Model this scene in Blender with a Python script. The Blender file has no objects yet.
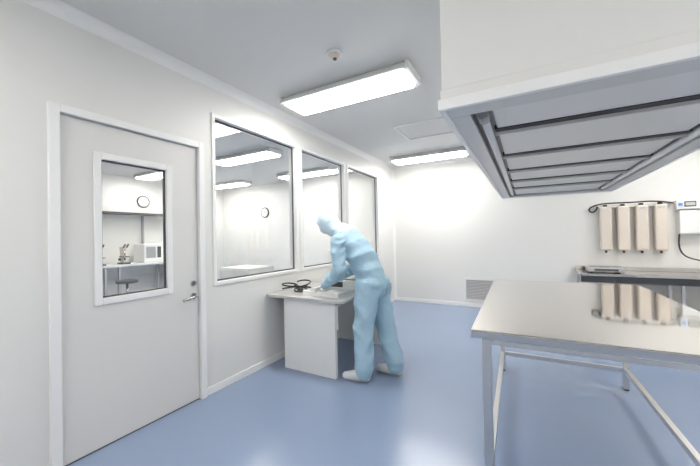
import bpy, bmesh, math
from mathutils import Vector, Matrix, Euler

sc = bpy.context.scene
COL = sc.collection
try:
    sc.view_settings.view_transform = 'Standard'
    sc.view_settings.look = 'None'
except Exception:
    pass

# ------------------------------------------------------------------ materials
def mat(name, col, rough=0.5, metal=0.0, emit=None, estr=0.0, bump=0.0, bscale=40.0, var=0.0, vscale=3.0, spec=0.5, stretch=None):
    m = bpy.data.materials.new(name); m.use_nodes = True
    nt = m.node_tree; b = nt.nodes['Principled BSDF']
    b.inputs['Base Color'].default_value = (*col, 1)
    b.inputs['Roughness'].default_value = rough
    b.inputs['Metallic'].default_value = metal
    b.inputs['Specular IOR Level'].default_value = spec
    tc = nt.nodes.new('ShaderNodeTexCoord')
    src = tc.outputs['Object']
    if stretch:
        mp = nt.nodes.new('ShaderNodeMapping'); mp.inputs['Scale'].default_value = stretch
        nt.links.new(src, mp.inputs['Vector']); src = mp.outputs['Vector']
    if var > 0:
        n = nt.nodes.new('ShaderNodeTexNoise'); n.inputs['Scale'].default_value = vscale
        n.inputs['Detail'].default_value = 4
        nt.links.new(src, n.inputs['Vector'])
        mx = nt.nodes.new('ShaderNodeMix'); mx.data_type = 'RGBA'
        mx.inputs['A'].default_value = (*[c*(1-var) for c in col], 1)
        mx.inputs['B'].default_value = (*[min(1, c*(1+var)) for c in col], 1)
        nt.links.new(n.outputs['Fac'], mx.inputs['Factor'])
        nt.links.new(mx.outputs['Result'], b.inputs['Base Color'])
    if bump > 0:
        n2 = nt.nodes.new('ShaderNodeTexNoise'); n2.inputs['Scale'].default_value = bscale
        n2.inputs['Detail'].default_value = 3
        nt.links.new(src, n2.inputs['Vector'])
        bp = nt.nodes.new('ShaderNodeBump'); bp.inputs['Strength'].default_value = bump
        bp.inputs['Distance'].default_value = 0.02
        nt.links.new(n2.outputs['Fac'], bp.inputs['Height'])
        nt.links.new(bp.outputs['Normal'], b.inputs['Normal'])
    if emit:
        b.inputs['Emission Color'].default_value = (*emit, 1)
        b.inputs['Emission Strength'].default_value = estr
    return m

def glassmat():
    m = bpy.data.materials.new('clear_glass'); m.use_nodes = True
    nt = m.node_tree; nt.nodes.clear()
    o = nt.nodes.new('ShaderNodeOutputMaterial')
    t = nt.nodes.new('ShaderNodeBsdfTransparent'); t.inputs[0].default_value = (0.95, 0.955, 0.95, 1)
    g = nt.nodes.new('ShaderNodeBsdfGlossy'); g.inputs['Roughness'].default_value = 0.0
    f = nt.nodes.new('ShaderNodeLayerWeight'); f.inputs['Blend'].default_value = 0.5
    pw = nt.nodes.new('ShaderNodeMath'); pw.operation = 'POWER'; pw.inputs[1].default_value = 3.5
    ma = nt.nodes.new('ShaderNodeMath'); ma.operation = 'MULTIPLY_ADD'; ma.inputs[1].default_value = 0.7; ma.inputs[2].default_value = 0.05
    mx = nt.nodes.new('ShaderNodeMixShader')
    nt.links.new(f.outputs['Facing'], pw.inputs[0]); nt.links.new(pw.outputs[0], ma.inputs[0]); nt.links.new(ma.outputs[0], mx.inputs[0])
    nt.links.new(t.outputs[0], mx.inputs[1]); nt.links.new(g.outputs[0], mx.inputs[2])
    nt.links.new(mx.outputs[0], o.inputs[0])
    return m

M_WALL = mat('wall_panel_white', (0.815, 0.805, 0.775), 0.45, var=0.01, vscale=0.8)
M_CEIL = mat('ceiling_white', (0.735, 0.725, 0.705), 0.6, var=0.01)
M_FLOOR = mat('blue_vinyl_floor', (0.265, 0.335, 0.48), 0.2, var=0.04, vscale=1.2, bump=0.02, bscale=60)
M_TRIM = mat('trim_white', (0.9, 0.895, 0.88), 0.35)
M_DOOR = mat('door_paint', (0.76, 0.745, 0.72), 0.4, var=0.01)
M_GAP = mat('dark_gap', (0.12, 0.11, 0.10), 0.7)
M_GLASS = glassmat()
M_STEEL = mat('stainless_steel', (0.70, 0.67, 0.64), 0.06, 1.0, bump=0.03, bscale=5, var=0.03, vscale=2)
M_STEELB = mat('brushed_steel', (0.66, 0.65, 0.64), 0.3, 1.0, var=0.05, vscale=6)
M_CHROME = mat('chrome', (0.75, 0.75, 0.75), 0.12, 1.0)
M_HANDLE = mat('satin_steel', (0.42, 0.42, 0.42), 0.25, 1.0)
M_BLACK = mat('black_rubber', (0.02, 0.02, 0.022), 0.45)
M_DARK = mat('dark_grey_plastic', (0.07, 0.07, 0.073), 0.4)
M_GREY = mat('grey_plastic', (0.38, 0.38, 0.39), 0.45)
M_LGREY = mat('louvre_grey', (0.62, 0.60, 0.58), 0.45)
M_HOODGREY = mat('hood_grey', (0.68, 0.67, 0.65), 0.4, 0.1, var=0.03, vscale=4)
M_FILTER = mat('filter_panel', (0.80, 0.79, 0.76), 0.45, 0.1, bump=0.15, bscale=120)
M_WHITE = mat('white_laminate', (0.85, 0.85, 0.84), 0.35)
M_LAM = mat('grey_laminate', (0.55, 0.54, 0.53), 0.25, var=0.04, vscale=10)
M_BEIGE = mat('beige_enamel', (0.74, 0.66, 0.57), 0.3)
M_LAMP = mat('lamp_lens', (1, 1, 1), 0.4, emit=(1, 0.98, 0.94), estr=24)
M_SUIT = mat('coverall_blue', (0.41, 0.60, 0.72), 0.8, bump=0.35, bscale=18, var=0.05, vscale=7)
M_HOOD = mat('hood_pale_blue', (0.58, 0.72, 0.80), 0.75, bump=0.2, bscale=20)
M_MASK = mat('face_mask', (0.78, 0.83, 0.87), 0.7)
M_SKIN = mat('skin', (0.62, 0.40, 0.30), 0.5)
M_GLOVE = mat('latex_glove', (0.82, 0.82, 0.80), 0.4)
M_SHOE = mat('white_shoe', (0.80, 0.81, 0.82), 0.5)
M_BLUE = mat('blue_indicator', (0.1, 0.3, 0.8), 0.4)

# ------------------------------------------------------------------ helpers
def empty(name, loc=(0, 0, 0)):
    e = bpy.data.objects.new(name, None); e.location = loc; COL.objects.link(e)
    e.empty_display_size = 0.1
    return e

def finish(name, bm, m, parent=None, smooth=False, bevel=0.0):
    me = bpy.data.meshes.new(name)
    bmesh.ops.recalc_face_normals(bm, faces=bm.faces)
    bm.to_mesh(me); bm.free()
    me.materials.append(m)
    o = bpy.data.objects.new(name, me); COL.objects.link(o)
    if smooth:
        for p in me.polygons: p.use_smooth = True
    if bevel > 0:
        b = o.modifiers.new('bevel', 'BEVEL'); b.width = bevel; b.segments = 2
        b.limit_method = 'ANGLE'; b.angle_limit = math.radians(50)
    if parent: o.parent = parent; o.matrix_parent_inverse = Matrix.Translation(-Vector(parent.location))
    return o

def bbox_add(bm, a, b, rot=None):
    x0, y0, z0 = a; x1, y1, z1 = b
    c = Vector(((x0+x1)/2, (y0+y1)/2, (z0+z1)/2))
    M = Matrix.Translation(c)
    if rot: M = M @ Euler(rot).to_matrix().to_4x4()
    M = M @ Matrix.Diagonal((abs(x1-x0), abs(y1-y0), abs(z1-z0), 1))
    bmesh.ops.create_cube(bm, size=1, matrix=M)

def boxes(name, lst, m, parent=None, bevel=0.0):
    bm = bmesh.new()
    for it in lst:
        bbox_add(bm, it[0], it[1], it[2] if len(it) > 2 else None)
    return finish(name, bm, m, parent, bevel=bevel)

def cyl(name, p0, p1, r, m, parent=None, seg=24, r2=None, bevel=0.0):
    p0 = Vector(p0); p1 = Vector(p1); d = p1-p0
    bm = bmesh.new()
    M = Matrix.Translation((p0+p1)/2) @ d.to_track_quat('Z', 'Y').to_matrix().to_4x4()
    bmesh.ops.create_cone(bm, cap_ends=True, segments=seg, radius1=r, radius2=r if r2 is None else r2, depth=d.length, matrix=M)
    o = finish(name, bm, m, parent, smooth=False, bevel=bevel)
    for p in o.data.polygons:
        if len(p.vertices) == 4: p.use_smooth = True
    return o

def curve(name, pts, r, m, parent=None, cyclic=False):
    cu = bpy.data.curves.new(name, 'CURVE'); cu.dimensions = '3D'; cu.bevel_depth = r; cu.bevel_resolution = 4
    s = cu.splines.new('NURBS'); s.points.add(len(pts)-1)
    for i, p in enumerate(pts): s.points[i].co = (*p, 1)
    s.use_endpoint_u = not cyclic; s.use_cyclic_u = cyclic; s.order_u = 3
    cu.materials.append(m); cu.use_fill_caps = True
    o = bpy.data.objects.new(name, cu); COL.objects.link(o)
    if parent: o.parent = parent; o.matrix_parent_inverse = Matrix.Translation(-Vector(parent.location))
    return o

def frame_yz(lst, x0, x1, y0, y1, z0, z1, w):
    lst += [((x0, y0, z0), (x1, y0+w, z1)), ((x0, y1-w, z0), (x1, y1, z1)),
            ((x0, y0+w, z0), (x1, y1-w, z0+w)), ((x0, y0+w, z1-w), (x1, y1-w, z1))]

# ------------------------------------------------------------------ room shell
XL, XR, YB, YF, H = -2.52, 3.0, -1.6, 6.44, 2.87
T = 0.10
AX = -8.0
boxes('floor', [((AX-.1, YB-.1, -0.1), (XR+.1, YF+.1, 0))], M_FLOOR)
boxes('ceiling', [((AX-.1, YB-.1, H), (XR+.1, YF+.1, H+.1))], M_CEIL)
boxes('wall_back', [((AX-.1, YF, 0), (XR+.1, YF+.1, H))], M_WALL)
boxes('wall_front', [((AX-.1, YB-.1, 0), (XR+.1, YB, H))], M_WALL)
boxes('wall_right', [((XR, YB, 0), (XR+.1, YF, H))], M_WALL)
boxes('wall_far_left', [((AX-.1, YB, 0), (AX, YF, H))], M_WALL)
D0, D1, DZ = 0.80, 1.785, 2.225
W = [(1.92, 3.14), (3.22, 4.34), (4.43, 5.63)]; WZ0, WZ1 = 0.98, 2.555
xs = (XL-T, XL)
L = [((xs[0], YB, 0), (xs[1], D0, H)), ((xs[0], D0, DZ), (xs[1], D1, H)), ((xs[0], D1, 0), (xs[1], W[0][0], H)),
     ((xs[0], W[0][0], 0), (xs[1], W[2][1], WZ0)), ((xs[0], W[0][0], WZ1), (xs[1], W[2][1], H)),
     ((xs[0], W[0][1], WZ0), (xs[1], W[1][0], WZ1)), ((xs[0], W[1][1], WZ0), (xs[1], W[2][0], WZ1)),
     ((xs[0], W[2][1], 0), (xs[1], YF, H))]
boxes('wall_left', L, M_WALL)
for i, (a, b) in enumerate(W):
    e = empty('window_%d' % (i+1), (XL, (a+b)/2, WZ0))
    fl = []
    frame_yz(fl, XL-T-.012, XL+.012, a-.012, b+.012, WZ0-.012, WZ1+.012, .034)
    boxes('frame', fl, M_TRIM, e, .003)
    gl = []; frame_yz(gl, XL-.052, XL-.040, a+.022, b-.022, WZ0+.022, WZ1-.022, .014)
    boxes('gasket', gl, M_DARK, e)
    boxes('pane', [((XL-.049, a+.024, WZ0+.024), (XL-.043, b-.024, WZ1-.024))], M_GLASS, e)
def coving(name, p0, p1, d1, d2, r, m):
    bm = bmesh.new(); p0 = Vector(p0); p1 = Vector(p1); d1 = Vector(d1); d2 = Vector(d2)
    n = 8
    prof = [d1*0, d1*r]
    for k in range(1, n):
        a = math.pi/2*k/n
        prof.append(d1*(r-r*math.sin(a)) + d2*(r-r*math.cos(a)))
    prof.append(d2*r)
    A = [bm.verts.new(p0+q) for q in prof]; B = [bm.verts.new(p1+q) for q in prof]
    for k in range(len(prof)):
        j = (k+1) % len(prof)
        bm.faces.new((A[k], A[j], B[j], B[k]))
    bm.faces.new(A); bm.faces.new(list(reversed(B)))
    return finish(name, bm, m)
coving('trim_1', (XL, YB, H), (XL, YF, H), (1, 0, 0), (0, 0, -1), .07, M_TRIM)
coving('trim_2', (XL, YF, H), (XR, YF, H), (0, -1, 0), (0, 0, -1), .05, M_TRIM)
coving('trim_3', (XL, YF, 0), (XL, YF, H), (1, 0, 0), (0, -1, 0), .04, M_TRIM)
boxes('baseboard_left', [((XL, YB, 0), (XL+.012, D0-.04, .07)), ((XL, D1+.03, 0), (XL+.012, YF, .07))], M_TRIM, bevel=.003)
boxes('baseboard_back', [((XL, YF-.012, 0), (XR, YF, .07))], M_TRIM, bevel=.003)
boxes('baseboard_right', [((XR-.012, YB, 0), (XR, YF, .07))], M_TRIM, bevel=.003)

# ------------------------------------------------------------------ door
e = empty('door_1', (XL, 1.29, 0))
fl = [((XL-T-.02, D0-.035, 0), (XL+.025, D0+.02, DZ+.03)), ((XL-T-.02, D1-.02, 0), (XL+.025, D1+.03, DZ+.03)),
      ((XL-T-.02, D0+.02, DZ-.02), (XL+.025, D1-.02, DZ+.03))]
boxes('frame', fl, M_TRIM, e, .005)
l0, l1, lz = D0+.026, D1-.026, DZ-.026
wy0, wy1, wz0, wz1 = 1.03, 1.505, .995, 1.975
boxes('leaf', [((XL-.055, l0, .012), (XL-.008, wy0, lz)), ((XL-.055, wy1, .012), (XL-.008, l1, lz)),
               ((XL-.055, wy0, .012), (XL-.008, wy1, wz0)), ((XL-.055, wy0, wz1), (XL-.008, wy1, lz))], M_DOOR, e)
boxes('gap_shade_strips', [((XL-.045, D0+.02, .002), (XL-.035, l0, lz+.006)), ((XL-.045, l1, .002), (XL-.035, D1-.02, lz+.006)), ((XL-.045, l0, lz), (XL-.035, l1, lz+.006)),
                   ((XL-.05, l0, .001), (XL-.012, l1, .012))], M_GAP, e)  # dark strips stand in for the shaded gap around the leaf
fl = []; frame_yz(fl, XL-.063, XL+.002, wy0-.03, wy1+.03, wz0-.03, wz1+.03, .045)
boxes('window_frame', fl, M_TRIM, e, .004)
fl = []; frame_yz(fl, XL-.04, XL-.022, wy0+.015, wy1-.015, wz0+.015, wz1-.015, .010)
boxes('window_gasket', fl, M_DARK, e)
boxes('window_pane', [((XL-.034, wy0+.016, wz0+.016), (XL-.028, wy1-.016, wz1-.016))], M_GLASS, e)
cyl('handle_rose', (XL-.008, 1.712, .91), (XL+.004, 1.712, .91), .027, M_HANDLE, e)
cyl('handle_neck', (XL, 1.712, .91), (XL+.05, 1.712, .91), .010, M_HANDLE, e)
curve('handle_lever', [(XL+.045, 1.715, .91), (XL+.055, 1.69, .911), (XL+.055, 1.65, .906), (XL+.05, 1.585, .895)], .011, M_HANDLE, e)
cyl('lock_rose', (XL-.008, 1.712, 1.02), (XL+.004, 1.712, 1.02), .023, M_HANDLE, e)
cyl('lock_core', (XL, 1.712, 1.02), (XL+.008, 1.712, 1.02), .010, M_DARK, e)

# ------------------------------------------------------------------ ceiling lights
def ceiling_light(x0, x1, y0, y1):
    e = empty('ceiling_light', ((x0+x1)/2, (y0+y1)/2, H))
    z = H-.075
    bm = bmesh.new()
    pr = [(y0+.05, H), (y0, z+.012), (y0, z), (y1, z), (y1, z+.012), (y1-.05, H)]
    A = [bm.verts.new((x0, a, b)) for a, b in pr]; B = [bm.verts.new((x1, a, b)) for a, b in pr]
    for k in range(6):
        j = (k+1) % 6; bm.faces.new((A[k], A[j], B[j], B[k]))
    bm.faces.new(A); bm.faces.new(B)
    finish('housing', bm, M_TRIM, e, bevel=.004)
    boxes('end_caps', [((x0-.03, y0+.02, z+.002), (x0, y1-.02, H)), ((x1, y0+.02, z+.002), (x1+.03, y1-.02, H))], M_WHITE, e, .006)
    boxes('lens', [((x0+.03, y0+.035, z-.018), (x1-.03, (y0+y1)/2-.006, z)), ((x0+.03, (y0+y1)/2+.006, z-.018), (x1-.03, y1-.035, z))], M_LAMP, e, .008)
for Y in (-.75, 2.5, 5.5):  # first one is unseen, added behind the camera to brighten the near walls
    ceiling_light(-2.2, -.86, Y, Y+.40)
for Y in (-.55, 2.5, 5.0):
    ceiling_light(1.4, 2.74, Y, Y+.38)
for X0 in (-5.0, -7.6):
    for Y in (.9, 3.75, 5.5):
        ceiling_light(X0, X0+1.4, Y, Y+.38)

e = empty('ceiling_air_diffuser', (-1.2, 4.4, H))
boxes('rim', [((-1.55, 4.0, H-.014), (-.75, 4.03, H)), ((-1.55, 4.65, H-.014), (-.75, 4.68, H)), ((-1.55, 4.03, H-.014), (-1.52, 4.65, H)), ((-.78, 4.03, H-.014), (-.75, 4.65, H))], M_WHITE, e, .003)
boxes('plate', [((-1.50, 4.05, H-.006), (-.80, 4.63, H))], M_CEIL, e, .003)
e = empty('smoke_detector', (-1.31, 2.14, H))
cyl('base', (-1.31, 2.14, H-.018), (-1.31, 2.14, H), .062, M_WHITE, e, 32, bevel=.003)
cyl('body', (-1.31, 2.14, H-.044), (-1.31, 2.14, H-.018), .036, M_BEIGE, e, 32, r2=.052, bevel=.004)
cyl('sensor', (-1.31, 2.14, H-.054), (-1.31, 2.14, H-.044), .016, M_DARK, e, 16)

# ------------------------------------------------------------------ exhaust hood
hx0, hx1, hy0, hy1, hz = -.27, .87, 1.19, 4.67, 1.86
e = empty('laminar_flow_hood', ((hx0+hx1)/2, (hy0+hy1)/2, hz))
boxes('body', [((hx0+.004, hy0+.004, hz+.075), (hx1-.004, hy1-.004, H))], M_WALL, e, .004)
def rectframe(x0, x1, y0, y1, z0, z1, wx, wy):
    return [((x0, y0, z0), (x1, y0+wy, z1)), ((x0, y1-wy, z0), (x1, y1, z1)), ((x0, y0+wy, z0), (x0+wx, y1-wy, z1)), ((x1-wx, y0+wy, z0), (x1, y1-wy, z1))]
boxes('outer_lip', rectframe(hx0-.008, hx1+.008, hy0-.008, hy1+.008, hz, hz+.04, .02, .02), M_TRIM, e, .003)
boxes('lower_skirt', rectframe(hx0, hx1, hy0, hy1, hz+.04, hz+.075, .02, .02), M_WALL, e)
boxes('underside_frame', rectframe(hx0+.012, hx1-.012, hy0+.012, hy1-.012, hz+.008, hz+.03, .075, .11), M_HOODGREY, e, .003)
ys = [hy0+.12, 1.64, 2.2, 2.75, 3.3, 3.85, hy1-.12]
pan = []
for a, b in zip(ys[:-1], ys[1:]):
    pan.append(((hx0+.16, a+.02, hz+.03), (hx1-.16, b-.02, hz+.05)))
boxes('filter_panels', pan, M_FILTER, e, .006)
boxes('cross_bars', [((hx0+.15, y-.028, hz+.026), (hx1-.15, y+.022, hz+.045)) for y in ys[1:-1]], M_BLACK, e)
boxes('cross_bar_edges', [((hx0+.15, y+.022, hz+.012), (hx1-.15, y+.034, hz+.045)) for y in ys[1:-1]], M_HOODGREY, e)
boxes('plenum', [((hx0+.02, hy0+.02, hz+.05), (hx1-.02, hy1-.02, hz+.075))], M_GREY, e)
for k, xx in enumerate((hx0+.125, hx1-.125)):
    cyl('lamp_tube_%d' % k, (xx, hy0+.25, hz+.022), (xx, hy1-.25, hz+.022), .017, M_WHITE, e)
    cyl('tube_socket_a_%d' % k, (xx, hy0+.17, hz+.022), (xx, hy0+.25, hz+.022), .022, M_GREY, e)
    cyl('tube_socket_b_%d' % k, (xx, hy1-.25, hz+.022), (xx, hy1-.17, hz+.022), .022, M_GREY, e)

# ------------------------------------------------------------------ steel table
tx0, tx1, ty0, ty1, tz = -.285, .88, 1.70, 3.68, .918
e = empty('stainless_steel_table', ((tx0+tx1)/2, (ty0+ty1)/2, 0))
boxes('top', [((tx0, ty0, tz-.042), (tx1, ty1, tz))], M_STEEL, e, .005)
lg = .045
legs = []
for x in (tx0+.045, tx1-.10-lg):
    for y in (ty0+.06, ty1-.06-lg):
        legs.append(((x, y, .012), (x+lg, y+lg, tz-.042)))
boxes('legs', legs, M_STEELB, e, .004)
boxes('feet', [((a[0]+.006, a[1]+.006, 0), (b[0]-.006, b[1]-.006, .012)) for a, b in legs], M_BLACK, e)
r0 = .16
xa, xb, ya, yb = tx0+.05, tx1-.14, ty0+.105, ty1-.105
boxes('lower_rails', [((xa, ya, r0), (xa+.035, yb, r0+.035)), ((xb, ya, r0), (xb+.035, yb, r0+.035)),
                      ((xa+.035, yb+.005, r0), (xb, yb+.04, r0+.035))], M_STEELB, e, .003)
boxes('upper_rails', [((xa, ya, tz-.085), (xa+.03, yb, tz-.045)), ((xb, ya, tz-.085), (xb+.03, yb, tz-.045)), ((xa+.04, yb+.005, tz-.085), (xb, yb+.035, tz-.045)), ((xa+.04, ty0+.065, tz-.085), (xb, ty0+.095, tz-.045))], M_STEELB, e, .003)
e.rotation_euler = (0, 0, math.radians(1.5))

# ------------------------------------------------------------------ back counter
cx0, cx1, cy0, cy1, cz = .68, 2.95, 5.82, 6.42, .78
e = empty('steel_counter', (1.8, 6.1, 0))
boxes('top', [((cx0, cy0, cz-.035), (cx1, cy1, cz)), ((cx0, cy1-.015, cz), (cx1, cy1, cz+.06))], M_STEEL, e, .003)
boxes('apron', [((cx0+.02, cy0+.03, cz-.13), (cx1-.02, cy0+.045, cz-.035))], M_DARK, e)
boxes('legs', [((x, y, 0), (x+.04, y+.04, cz-.035)) for x in (cx0+.03, 1.8, cx1-.07) for y in (cy0+.05, cy1-.08)], M_STEELB, e, .003)
boxes('lower_shelf', [((cx0+.03, cy0+.05, .22), (cx1-.03, cy1-.04, .25))], M_STEELB, e)

e = empty('bench_scale', (1.05, 6.1, cz))
boxes('body', [((.80, 5.95, cz+.012), (1.24, 6.22, cz+.08))], M_STEELB, e, .012)
boxes('feet', [((.83, 5.98, cz), (.86, 6.01, cz+.012)), ((1.16, 5.98, cz), (1.19, 6.01, cz+.012)), ((.83, 6.16, cz), (.86, 6.19, cz+.012)), ((1.16, 6.16, cz), (1.19, 6.19, cz+.012))], M_BLACK, e)
boxes('pan', [((.83, 5.98, cz+.088), (1.21, 6.19, cz+.102))], M_CHROME, e, .004)
boxes('pan_support', [((.95, 6.03, cz+.08), (1.07, 6.14, cz+.088))], M_DARK, e)
boxes('display', [((.88, 5.944, cz+.03), (1.16, 5.951, cz+.06))], M_DARK, e)

e = empty('wall_dispenser_rack', (1.45, YF, 1.8))
boxes('rail', [((.90, YF-.03, 1.775), (1.88, YF, 1.815))], M_STEELB, e, .003)
for k in range(4):
    x = 1.02+k*.215
    bm = bmesh.new()
    bbox_add(bm, (x, YF-.16, 1.10), (x+.145, YF-.03, 1.79))
    finish('tank_%d' % k, bm, M_BEIGE, e, bevel=.022)
    cyl('cap_%d' % k, (x+.07, YF-.10, 1.79), (x+.07, YF-.10, 1.82), .028, M_BLACK, e)
    cyl('outlet_%d' % k, (x+.07, YF-.10, 1.06), (x+.07, YF-.10, 1.10), .016, M_DARK, e)
    boxes('latch_%d' % k, [((x+.045, YF-.172, 1.73), (x+.10, YF-.16, 1.765))], M_STEELB, e)
curve('hose', [(1.88, YF-.08, 1.80), (1.7, YF-.13, 1.845), (1.4, YF-.12, 1.835), (1.1, YF-.12, 1.845), (.95, YF-.08, 1.82), (.88, YF-.05, 1.76), (.93, YF-.04, 1.70), (1.0, YF-.05, 1.75), (1.0, YF-.06, 1.80)], .011, M_BLACK, e)
e = empty('wall_control_box', (2.15, YF, 1.5))
boxes('case', [((1.93, YF-.14, 1.34), (2.34, YF, 1.68))], M_WHITE, e, .012)
boxes('upper_case', [((1.91, YF-.12, 1.70), (2.36, YF, 1.84))], M_WHITE, e, .01)
boxes('display', [((1.99, YF-.126, 1.735), (2.11, YF-.119, 1.81))], M_DARK, e)
boxes('display_glow', [((2.0, YF-.129, 1.75), (2.10, YF-.125, 1.795))], M_LGREY, e)
boxes('indicator', [((1.925, YF-.126, 1.75), (1.97, YF-.119, 1.79))], M_BLUE, e)
curve('cable', [(1.95, YF-.06, 1.36), (1.93, YF-.06, 1.2), (1.96, YF-.08, 1.05), (2.05, YF-.1, .98), (2.3, YF-.09, .93), (2.6, YF-.03, .95)], .010, M_BLACK, e)

e = empty('wall_vent_grille', (-.78, YF, .34))
vx0, vx1, vz0, vz1 = -1.08, -.48, .12, .55
boxes('rim', [((vx0, YF-.02, vz0), (vx1, YF, vz0+.03)), ((vx0, YF-.02, vz1-.03), (vx1, YF, vz1)), ((vx0, YF-.02, vz0+.03), (vx0+.03, YF, vz1-.03)), ((vx1-.03, YF-.02, vz0+.03), (vx1, YF, vz1-.03))], M_WHITE, e, .003)
boxes('slats', [((vx0+.03, YF-.018, z), (vx1-.03, YF-.004, z+.014), (math.radians(35), 0, 0)) for z in [vz0+.045+i*.0285 for i in range(13)]], M_LGREY, e)
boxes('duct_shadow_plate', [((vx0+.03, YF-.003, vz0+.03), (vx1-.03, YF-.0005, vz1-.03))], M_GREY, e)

# ------------------------------------------------------------------ desk
dx0, dx1, dy0, dy1, dz = XL+.015, -1.54, 2.56, 3.82, .785
e = empty('work_desk', (-2.0, 3.2, 0))
boxes('top', [((dx0, dy0, dz-.03), (dx1, dy1, dz))], M_LAM, e, .004)
boxes('end_panels', [((dx0+.2, dy0+.06, .0), (dx1-.12, dy0+.10, dz-.03)), ((dx0+.2, dy1-.10, 0), (dx1-.02, dy1-.06, dz-.03))], M_WHITE, e, .002)
boxes('stretcher', [((dx0+.22, dy0+.10, .45), (dx0+.25, dy1-.10, dz-.03))], M_WHITE, e, .002)

e = empty('instrument_tray', (-1.85, 2.85, dz))
t0, t1, t2, t3 = -2.08, -1.64, 2.66, 3.0
boxes('base', [((t0, t2, dz), (t1, t3, dz+.02))], M_WHITE, e, .003)
boxes('walls', [((t0, t2, dz+.02), (t1, t2+.012, dz+.05)), ((t0, t3-.012, dz+.02), (t1, t3, dz+.05)), ((t0, t2+.012, dz+.02), (t0+.012, t3-.012, dz+.05)), ((t1-.012, t2+.012, dz+.02), (t1, t3-.012, dz+.05))], M_WHITE, e, .003)
boxes('contents', [((t0+.04, t2+.16, dz+.02), (t0+.15, t2+.30, dz+.045)), ((t0+.30, t2+.06, dz+.02), (t0+.40, t2+.20, dz+.04))], M_LGREY, e, .004)
e = empty('coiled_cable', (-2.33, 2.85, dz))
for k, (cx, cy, rr) in enumerate(((-2.37, 2.80, .09), (-2.20, 2.78, .075), (-2.30, 2.97, .085))):
    pts = []
    for j in range(20):
        a = j/12*2*math.pi
        pts.append((cx+rr*math.cos(a)*(1-.008*j), cy+rr*math.sin(a), dz+.010+.0012*j+.035*(1+math.sin(a*.5+k*1.8))))
    curve('loop_%d' % k, pts, .008, M_BLACK, e)
boxes('plug', [((-2.30, 2.84, dz), (-2.24, 2.88, dz+.035))], M_DARK, e, .006)
e = empty('desktop_instrument', (-1.86, 3.2, dz))
boxes('body', [((-2.06, 3.12, dz), (-1.62, 3.36, dz+.11))], M_WHITE, e, .010)
boxes('lid', [((-2.04, 3.14, dz+.11), (-1.64, 3.34, dz+.13))], M_GREY, e, .006)
boxes('panel', [((-2.02, 3.114, dz+.03), (-1.86, 3.12, dz+.09))], M_DARK, e)

# ------------------------------------------------------------------ adjoining room contents
e = empty('lab_bench', (-7.4, 3.8, 0))
bx0, bx1, by0, by1 = -7.95, -7.25, 2.2, 5.6
boxes('top', [((bx0, by0, .86), (bx1, by1, .90))], M_WHITE, e, .004)
boxes('legs', [((x, y, 0), (x+.05, y+.05, .86)) for x in (bx0+.03, bx1-.08) for y in (2.25, 3.3, 4.4, 5.5)], M_STEELB, e)
boxes('drawer_units', [((bx0+.1, 2.5, .35), (bx1-.06, 3.0, .84)), ((bx0+.1, 4.6, .35), (bx1-.06, 5.1, .84))], M_WHITE, e, .003)
e = empty('wall_shelf_cabinet', (-7.8, 3.8, 1.4))
boxes('panel', [((-7.98, 2.0, 1.98), (-7.60, 5.8, 2.02))], M_DARK, e)
boxes('uprights', [((-7.98, y, .95), (-7.94, y+.04, 1.98)) for y in (2.3, 3.2, 4.1, 5.0)], M_GREY, e)
def microscope(x, y, z):
    e = empty('microscope', (x, y, z))
    boxes('base', [((x-.12, y-.08, z), (x+.12, y+.08, z+.035))], M_DARK, e, .01)
    boxes('arm', [((x-.12, y-.03, z+.03), (x-.06, y+.03, z+.33))], M_BEIGE, e, .012)
    boxes('head', [((x-.11, y-.04, z+.30), (x+.06, y+.04, z+.37))], M_BEIGE, e, .012)
    boxes('stage', [((x-.06, y-.07, z+.15), (x+.09, y+.07, z+.165))], M_BLACK, e)
    cyl('objective', (x+.02, y, z+.18), (x+.02, y, z+.30), .02, M_CHROME, e)
    cyl('eyepiece_1', (x+.03, y-.03, z+.34), (x+.12, y-.03, z+.42), .016, M_BLACK, e)
    cyl('eyepiece_2', (x+.03, y+.03, z+.34), (x+.12, y+.03, z+.42), .016, M_BLACK, e)
    cyl('focus_knob', (x-.09, y-.06, z+.10), (x-.09, y+.06, z+.10), .025, M_BLACK, e)
microscope(-7.5, 3.50, .90)
microscope(-7.5, 3.05, .90)
e = empty('bench_analyser', (-7.6, 4.1, .9))
boxes('case', [((-7.85, 3.85, .90), (-7.4, 4.25, 1.32))], M_WHITE, e, .02)
boxes('window', [((-7.4, 3.90, 1.0), (-7.392, 4.10, 1.25))], M_GREY, e)
boxes('controls', [((-7.4, 4.14, 1.0), (-7.392, 4.22, 1.25))], M_DARK, e)
e = empty('computer_monitor', (-7.6, 2.75, .9))
boxes('screen', [((-7.62, 2.52, 1.02), (-7.58, 2.92, 1.30))], M_DARK, e, .006)
boxes('stand', [((-7.62, 2.70, .915), (-7.60, 2.74, 1.04)), ((-7.70, 2.62, .90), (-7.52, 2.82, .915))], M_GREY, e, .003)
def stool(x, y):
    e = empty('lab_stool', (x, y, 0))
    cyl('seat', (x, y, .58), (x, y, .64), .18, M_DARK, e, 32, bevel=.015)
    cyl('post', (x, y, .10), (x, y, .58), .022, M_CHROME, e)
    for k in range(5):
        a = 2*math.pi*k/5
        curve('leg_%d' % k, [(x, y, .12), (x+.14*math.cos(a), y+.14*math.sin(a), .09), (x+.26*math.cos(a), y+.26*math.sin(a), .05)], .014, M_CHROME, e)
        cyl('caster_%d' % k, (x+.26*math.cos(a)-.01, y+.26*math.sin(a), .028), (x+.26*math.cos(a)+.01, y+.26*math.sin(a), .028), .028, M_BLACK, e, 16)
stool(-6.75, 3.2); stool(-6.8, 4.3)
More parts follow.
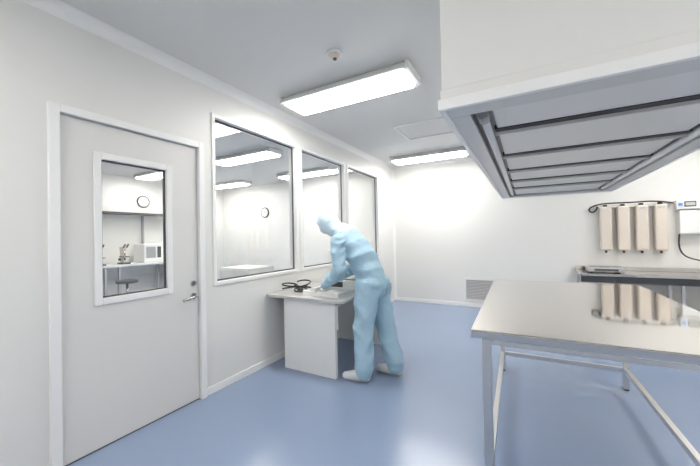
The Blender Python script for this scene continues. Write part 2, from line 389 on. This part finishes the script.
def clock(p, n):
    e = empty('wall_clock', p); p = Vector(p); n = Vector(n)
    cyl('rim', p, p+n*.03, .14, M_BLACK, e, 32)
    cyl('face', p+n*.028, p+n*.033, .118, M_WHITE, e, 32)
    up = Vector((0, 0, 1)); side = n.cross(up)
    cyl('hour_hand', p+n*.037, p+n*.037+up*.05+side*.03, .005, M_BLACK, e, 8)
    cyl('minute_hand', p+n*.037, p+n*.037+side*-.09+up*.01, .004, M_BLACK, e, 8)
clock((AX, 4.15, 2.32), (1, 0, 0))
clock((-6.28, YF, 2.1), (0, -1, 0))
e = empty('storage_cabinet', (-3.7, 3.4, 0))
boxes('carcass', [((-4.0, 3.15, .05), (-3.4, 3.65, .97))], M_WHITE, e, .004)
boxes('doors', [((-3.99, 3.132, .08), (-3.705, 3.15, .94)), ((-3.695, 3.132, .08), (-3.41, 3.15, .94))], M_DOOR, e, .003)
boxes('plinth', [((-3.97, 3.18, 0), (-3.43, 3.62, .05))], M_DARK, e)
e = empty('storage_cabinet', (-3.3, 5.6, 0))
boxes('carcass', [((-3.9, 5.9, .05), (-2.9, 6.4, 1.12))], M_WHITE, e, .004)
boxes('doors', [((-3.89, 5.882, .08), (-3.405, 5.9, 1.09)), ((-3.395, 5.882, .08), (-2.91, 5.9, 1.09))], M_DOOR, e, .003)
boxes('plinth', [((-3.87, 5.93, 0), (-2.93, 6.37, .05))], M_DARK, e)

# ------------------------------------------------------------------ person
def loft(bm, pts, rad, lateral=(0, 1, 0), seg=20, cap=True, rip=0.0, freq=60.0, ph=0.0):
    """closed elliptical tube; rip = relative depth of diagonal cloth folds"""
    P = [Vector(p) for p in pts]; R = [(r, r) if not isinstance(r, (tuple, list)) else r for r in rad]
    n = len(P); lat = Vector(lateral)
    T_ = []
    for i in range(n):
        a = P[max(i-1, 0)]; b = P[min(i+1, n-1)]
        T_.append((b-a).normalized())
    rings = []
    def ring(c, t, a, b, s_len, amp):
        s = lat - t*lat.dot(t)
        if s.length < 1e-3: s = Vector((1, 0, 0)) - t*t.x
        s.normalize(); u = t.cross(s)
        out = []
        for k in range(seg):
            th = 2*math.pi*k/seg
            q = s_len*freq + 2.6*math.cos(th+ph) + 1.3*math.sin(2*th+ph*1.7)
            w1 = 0.5-abs(math.sin(q*.5))
            w2 = 0.5-abs(math.sin(q*.31+2.2*math.sin(th+ph)+1))
            msk = .35+.65*(.5+.5*math.sin(th*1.0+s_len*9+ph*2))
            fct = 1+amp*msk*(1.2*w1+.9*w2)
            out.append(bm.verts.new(c+s*a*math.cos(th)*fct+u*b*math.sin(th)*fct))
        return out
    def capr(c, t, a, b, sg):
        out = []
        m_ = min(a, b)
        for q in (75, 50, 25):
            w = math.sin(math.radians(q)); h = math.cos(math.radians(q))
            out.append((c+t*sg*m_*h, t, a*w, b*w, 0, 0))
        return out
    spec_ = []
    c0 = capr(P[0], T_[0], *R[0], -1)
    if cap: spec_ += list(reversed(c0))
    tot = sum((P[i+1]-P[i]).length for i in range(n-1)); acc = 0
    for i in range(n-1):
        L_ = (P[i+1]-P[i]).length
        ns = max(3, int(L_/.009)) if rip > 0 else 3
        for j in range(ns):
            s_ = j/ns; pos = acc+L_*s_
            fade = min(1, pos/.03+.2, (tot-pos)/.03+.2)
            spec_.append((P[i].lerp(P[i+1], s_), T_[i].lerp(T_[i+1], s_).normalized(), R[i][0]*(1-s_)+R[i+1][0]*s_, R[i][1]*(1-s_)+R[i+1][1]*s_, pos, rip*fade))
        acc += L_
    spec_.append((P[-1], T_[-1], *R[-1], tot, 0))
    if cap: spec_ += capr(P[-1], T_[-1], *R[-1], 1)
    for s_ in spec_: rings.append(ring(*s_))
    for A, B in zip(rings[:-1], rings[1:]):
        for k in range(seg):
            j = (k+1) % seg
            bm.faces.new((A[k], A[j], B[j], B[k]))
    bm.faces.new(list(reversed(rings[0]))); bm.faces.new(rings[-1])

def remesh(o, vox, smooth_it=6, sf=.5):
    r = o.modifiers.new('remesh', 'REMESH'); r.mode = 'VOXEL'; r.voxel_size = vox; r.use_smooth_shade = True
    s = o.modifiers.new('smooth', 'SMOOTH'); s.iterations = smooth_it; s.factor = sf

PY = 2.88
person = empty('cleanroom_worker', (-1.4, PY, 0))
bm = bmesh.new()
loft(bm, [(-1.375, PY, .90), (-1.395, PY, 1.00), (-1.45, PY, 1.13), (-1.54, PY, 1.26), (-1.635, PY, 1.37), (-1.70, PY, 1.425)],
     [(.18, .165), (.165, .145), (.168, .145), (.185, .145), (.19, .12), (.13, .09)], seg=48, rip=.09, freq=42, ph=.7)
loft(bm, [(-1.655, PY, 1.385), (-1.75, PY, 1.445), (-1.81, PY, 1.485)], [(.12, .10), (.085, .08), (.072, .07)])
LS, LE, LW = (-1.655, PY-.165, 1.35), (-1.595, PY-.25, 1.075), (-1.81, PY-.205, .905)
loft(bm, [LS, (-1.635, PY-.215, 1.22), LE], [.082, .076, .064], seg=32, rip=.2, freq=60)
loft(bm, [LE, (-1.70, PY-.235, .99), LW], [.068, .060, .042], seg=32, rip=.24, freq=90, ph=1)
RS, RE, RW = (-1.665, PY+.165, 1.35), (-1.65, PY+.24, 1.075), (-1.88, PY+.07, .915)
loft(bm, [RS, (-1.67, PY+.21, 1.22), RE], [.082, .076, .064], seg=32, rip=.2, freq=60)
loft(bm, [RE, (-1.77, PY+.16, .995), RW], [.068, .060, .042], seg=32, rip=.24, freq=90, ph=2)
loft(bm, [(-1.375, PY-.09, .92), (-1.395, PY-.11, .70), (-1.415, PY-.13, .50), (-1.405, PY-.15, .28), (-1.395, PY-.165, .13), (-1.40, PY-.165, .08)],
     [(.10, .14), (.10, .122), (.088, .104), (.084, .096), (.082, .096), (.072, .08)], seg=44, rip=.13, freq=30, ph=.4)
loft(bm, [(-1.355, PY+.09, .92), (-1.325, PY+.095, .70), (-1.285, PY+.10, .50), (-1.23, PY+.10, .28), (-1.18, PY+.10, .13), (-1.18, PY+.10, .08)],
     [(.10, .14), (.10, .122), (.088, .104), (.084, .096), (.082, .096), (.072, .08)], seg=44, rip=.13, freq=30, ph=2.4)
body = finish('coverall', bm, M_SUIT, person, smooth=True)
remesh(body, .007, 1, .5)

hc = Vector((-1.892, PY, 1.550)); HR = Matrix.Translation(hc) @ Matrix.Rotation(math.radians(-36), 4, 'Y') @ Matrix.Rotation(math.radians(12), 4, 'Z')
def hfin(name, bm, m, smooth=True):
    bm.transform(HR); return finish(name, bm, m, person, smooth=smooth)
bm = bmesh.new()
bmesh.ops.create_uvsphere(bm, u_segments=40, v_segments=28, radius=1)
for v in bm.verts:
    x, y, z = v.co
    w = 1.0 if z > 0 else 1.0 + .18*z
    v.co = Vector((x*.098, y*.077*w, z*.118))
    d = Vector((y/.22, (z+.12)/.28))
    if x < 0: v.co.x -= .022*math.exp(-(d.x**2+d.y**2))
    for sy in (-.38, .38):
        q = ((y-sy)/.22)**2+((z-.08)/.16)**2
        if x < 0: v.co.x += .010*math.exp(-q)
hfin('head', bm, M_SKIN)
bm = bmesh.new()
for sy in (-1, 1):
    bmesh.ops.create_uvsphere(bm, u_segments=16, v_segments=10, radius=.0125, matrix=Matrix.Translation((-.083, sy*.030, .010)))
hfin('eyes', bm, M_WHITE)
bm = bmesh.new()
for sy in (-1, 1):
    bmesh.ops.create_uvsphere(bm, u_segments=12, v_segments=8, radius=.006, matrix=Matrix.Translation((-.0925, sy*.030, .009)))
hfin('irises', bm, M_BLACK)
bm = bmesh.new()
bmesh.ops.create_uvsphere(bm, u_segments=36, v_segments=24, radius=1)
dl = [v for v in bm.verts if v.co.x > -.15 or v.co.z > -.02 or v.co.z < -.9]
bmesh.ops.delete(bm, geom=dl, context='VERTS')
for v in bm.verts:
    v.co = Vector((v.co.x*.118-.004, v.co.y*.084, v.co.z*.126))
o = hfin('face_mask', bm, M_MASK); s = o.modifiers.new('sol', 'SOLIDIFY'); s.thickness = .003
bm = bmesh.new()
bmesh.ops.create_uvsphere(bm, u_segments=64, v_segments=44, radius=1)
for v in bm.verts:
    x, y, z = v.co
    q = (y/.76)**2+((z+.08)/.68)**2
    v.co = Vector((x*.120+.006, y*.100, z*.138-.004))
    if x < -.3 and q > .8:
        v.co.x -= .012*math.exp(-((q-1.0)/.22)**2)
    fold = .0025*math.sin(z*14+3*y)*math.cos(y*7)
    v.co *= 1+fold*4
    if z < -.3: v.co.x += (-.3-z)*.05; v.co.z -= (-.3-z)*.06
    v.tag = x < -.35 and q < .95
bmesh.ops.delete(bm, geom=[v for v in bm.verts if v.tag], context='VERTS')
o = hfin('hood', bm, M_HOOD); s = o.modifiers.new('sol', 'SOLIDIFY'); s.thickness = .005
bm = bmesh.new()
loft(bm, [(-1.64, PY, 1.405), (-1.725, PY, 1.455), (-1.79, PY, 1.49), (-1.85, PY, 1.522)], [(.158, .118), (.118, .095), (.094, .088), (.088, .088)], seg=40, rip=.14, freq=60)
o = finish('hood_drape', bm, M_HOOD, person, smooth=True); remesh(o, .007, 2)

def hand(name, wrist, fwd, out, parent):
    f = Vector(fwd).normalized(); o_ = Vector(out); o_ = (o_-f*o_.dot(f)).normalized()
    dn = f.cross(o_)
    if dn.z > 0: dn = -dn
    w = Vector(wrist)
    bm = bmesh.new()
    loft(bm, [w-f*.03, w+f*.005, w+f*.045, w+f*.08], [(.028, .024), (.030, .020), (.040, .016), (.040, .014)], lateral=o_, seg=16)
    lens = [(.040, .026, .020), (.045, .029, .022), (.042, .027, .021), (.032, .021, .018)]
    for i in range(4):
        off = -.033+i*.022
        p = w+f*.078+o_*off
        spread = o_*(-.16+.11*i)
        pts = [p-f*.02, p]
        for ln, ang in zip(lens[i], (12, 38, 62)):
            a = math.radians(ang+(i*4))
            d = (f*math.cos(a)+dn*math.sin(a)+spread*.7).normalized()
            pts.append(pts[-1]+d*ln)
        loft(bm, pts, [.0095, .0095, .0088, .0080, .0070], lateral=o_, seg=10)
    p = w+f*.018-o_*.026+dn*.004
    d1 = (f*.55-o_*.75+dn*.35).normalized(); d2 = (f*.8-o_*.15+dn*.55).normalized()
    loft(bm, [p, p+d1*.036, p+d1*.036+d2*.030, p+d1*.036+d2*.055], [.015, .0125, .0105, .0085], lateral=(0, 0, 1), seg=10)
    ob = finish(name, bm, M_GLOVE, parent, smooth=True); remesh(ob, .0026, 2, .5)
    return ob
hand('hand_left', LW, (-.80, .10, -.30), (0, -1, 0), person)
hand('hand_right', RW, (-.72, -.30, -.32), (-.3, 1, 0), person)

def shoe(name, ax, ay, yaw):
    bm = bmesh.new()
    loft(bm, [(.035, 0, .055), (.0, 0, .06), (-.07, 0, .055), (-.14, 0, .042), (-.19, 0, .036)],
         [(.038, .05), (.044, .055), (.046, .050), (.050, .038), (.040, .032)], seg=20)
    loft(bm, [(.0, 0, .07), (.0, 0, .14)], [(.055, .055), (.060, .062)], seg=20)
    for v in bm.verts:
        if v.co.z < .003: v.co.z = .003
    M = Matrix.Translation((ax, ay, 0)) @ Matrix.Rotation(math.radians(yaw), 4, 'Z')
    bm.transform(M)
    o = finish(name, bm, M_SHOE, person, smooth=True); remesh(o, .007, 3)
    bm = bmesh.new()
    loft(bm, [(.04, 0, .011), (-.07, 0, .011), (-.19, 0, .011)], [(.040, .010), (.046, .010), (.042, .010)], seg=20)
    bm.transform(M)
    finish(name+'_sole', bm, M_GREY, person, smooth=True)
shoe('shoe_left', -1.40, PY-.165, 8)
shoe('shoe_right', -1.18, PY+.10, -6)

# ------------------------------------------------------------------ camera
cd = bpy.data.cameras.new('camera'); cam = bpy.data.objects.new('camera', cd); COL.objects.link(cam)
cd.sensor_width = 36; cd.lens = 315/700*36; cd.clip_start = .02
R = Matrix.Rotation(math.radians(29.3), 4, 'Z') @ Matrix.Rotation(math.radians(90.6), 4, 'X') @ Matrix.Rotation(math.radians(-1.1), 4, 'Z')
cam.matrix_world = Matrix.Translation((0, 0, 1.4)) @ R
sc.camera = cam
w = bpy.data.worlds.new('world'); sc.world = w; w.use_nodes = True
w.node_tree.nodes['Background'].inputs[0].default_value = (.8, .85, .9, 1)
w.node_tree.nodes['Background'].inputs[1].default_value = .5
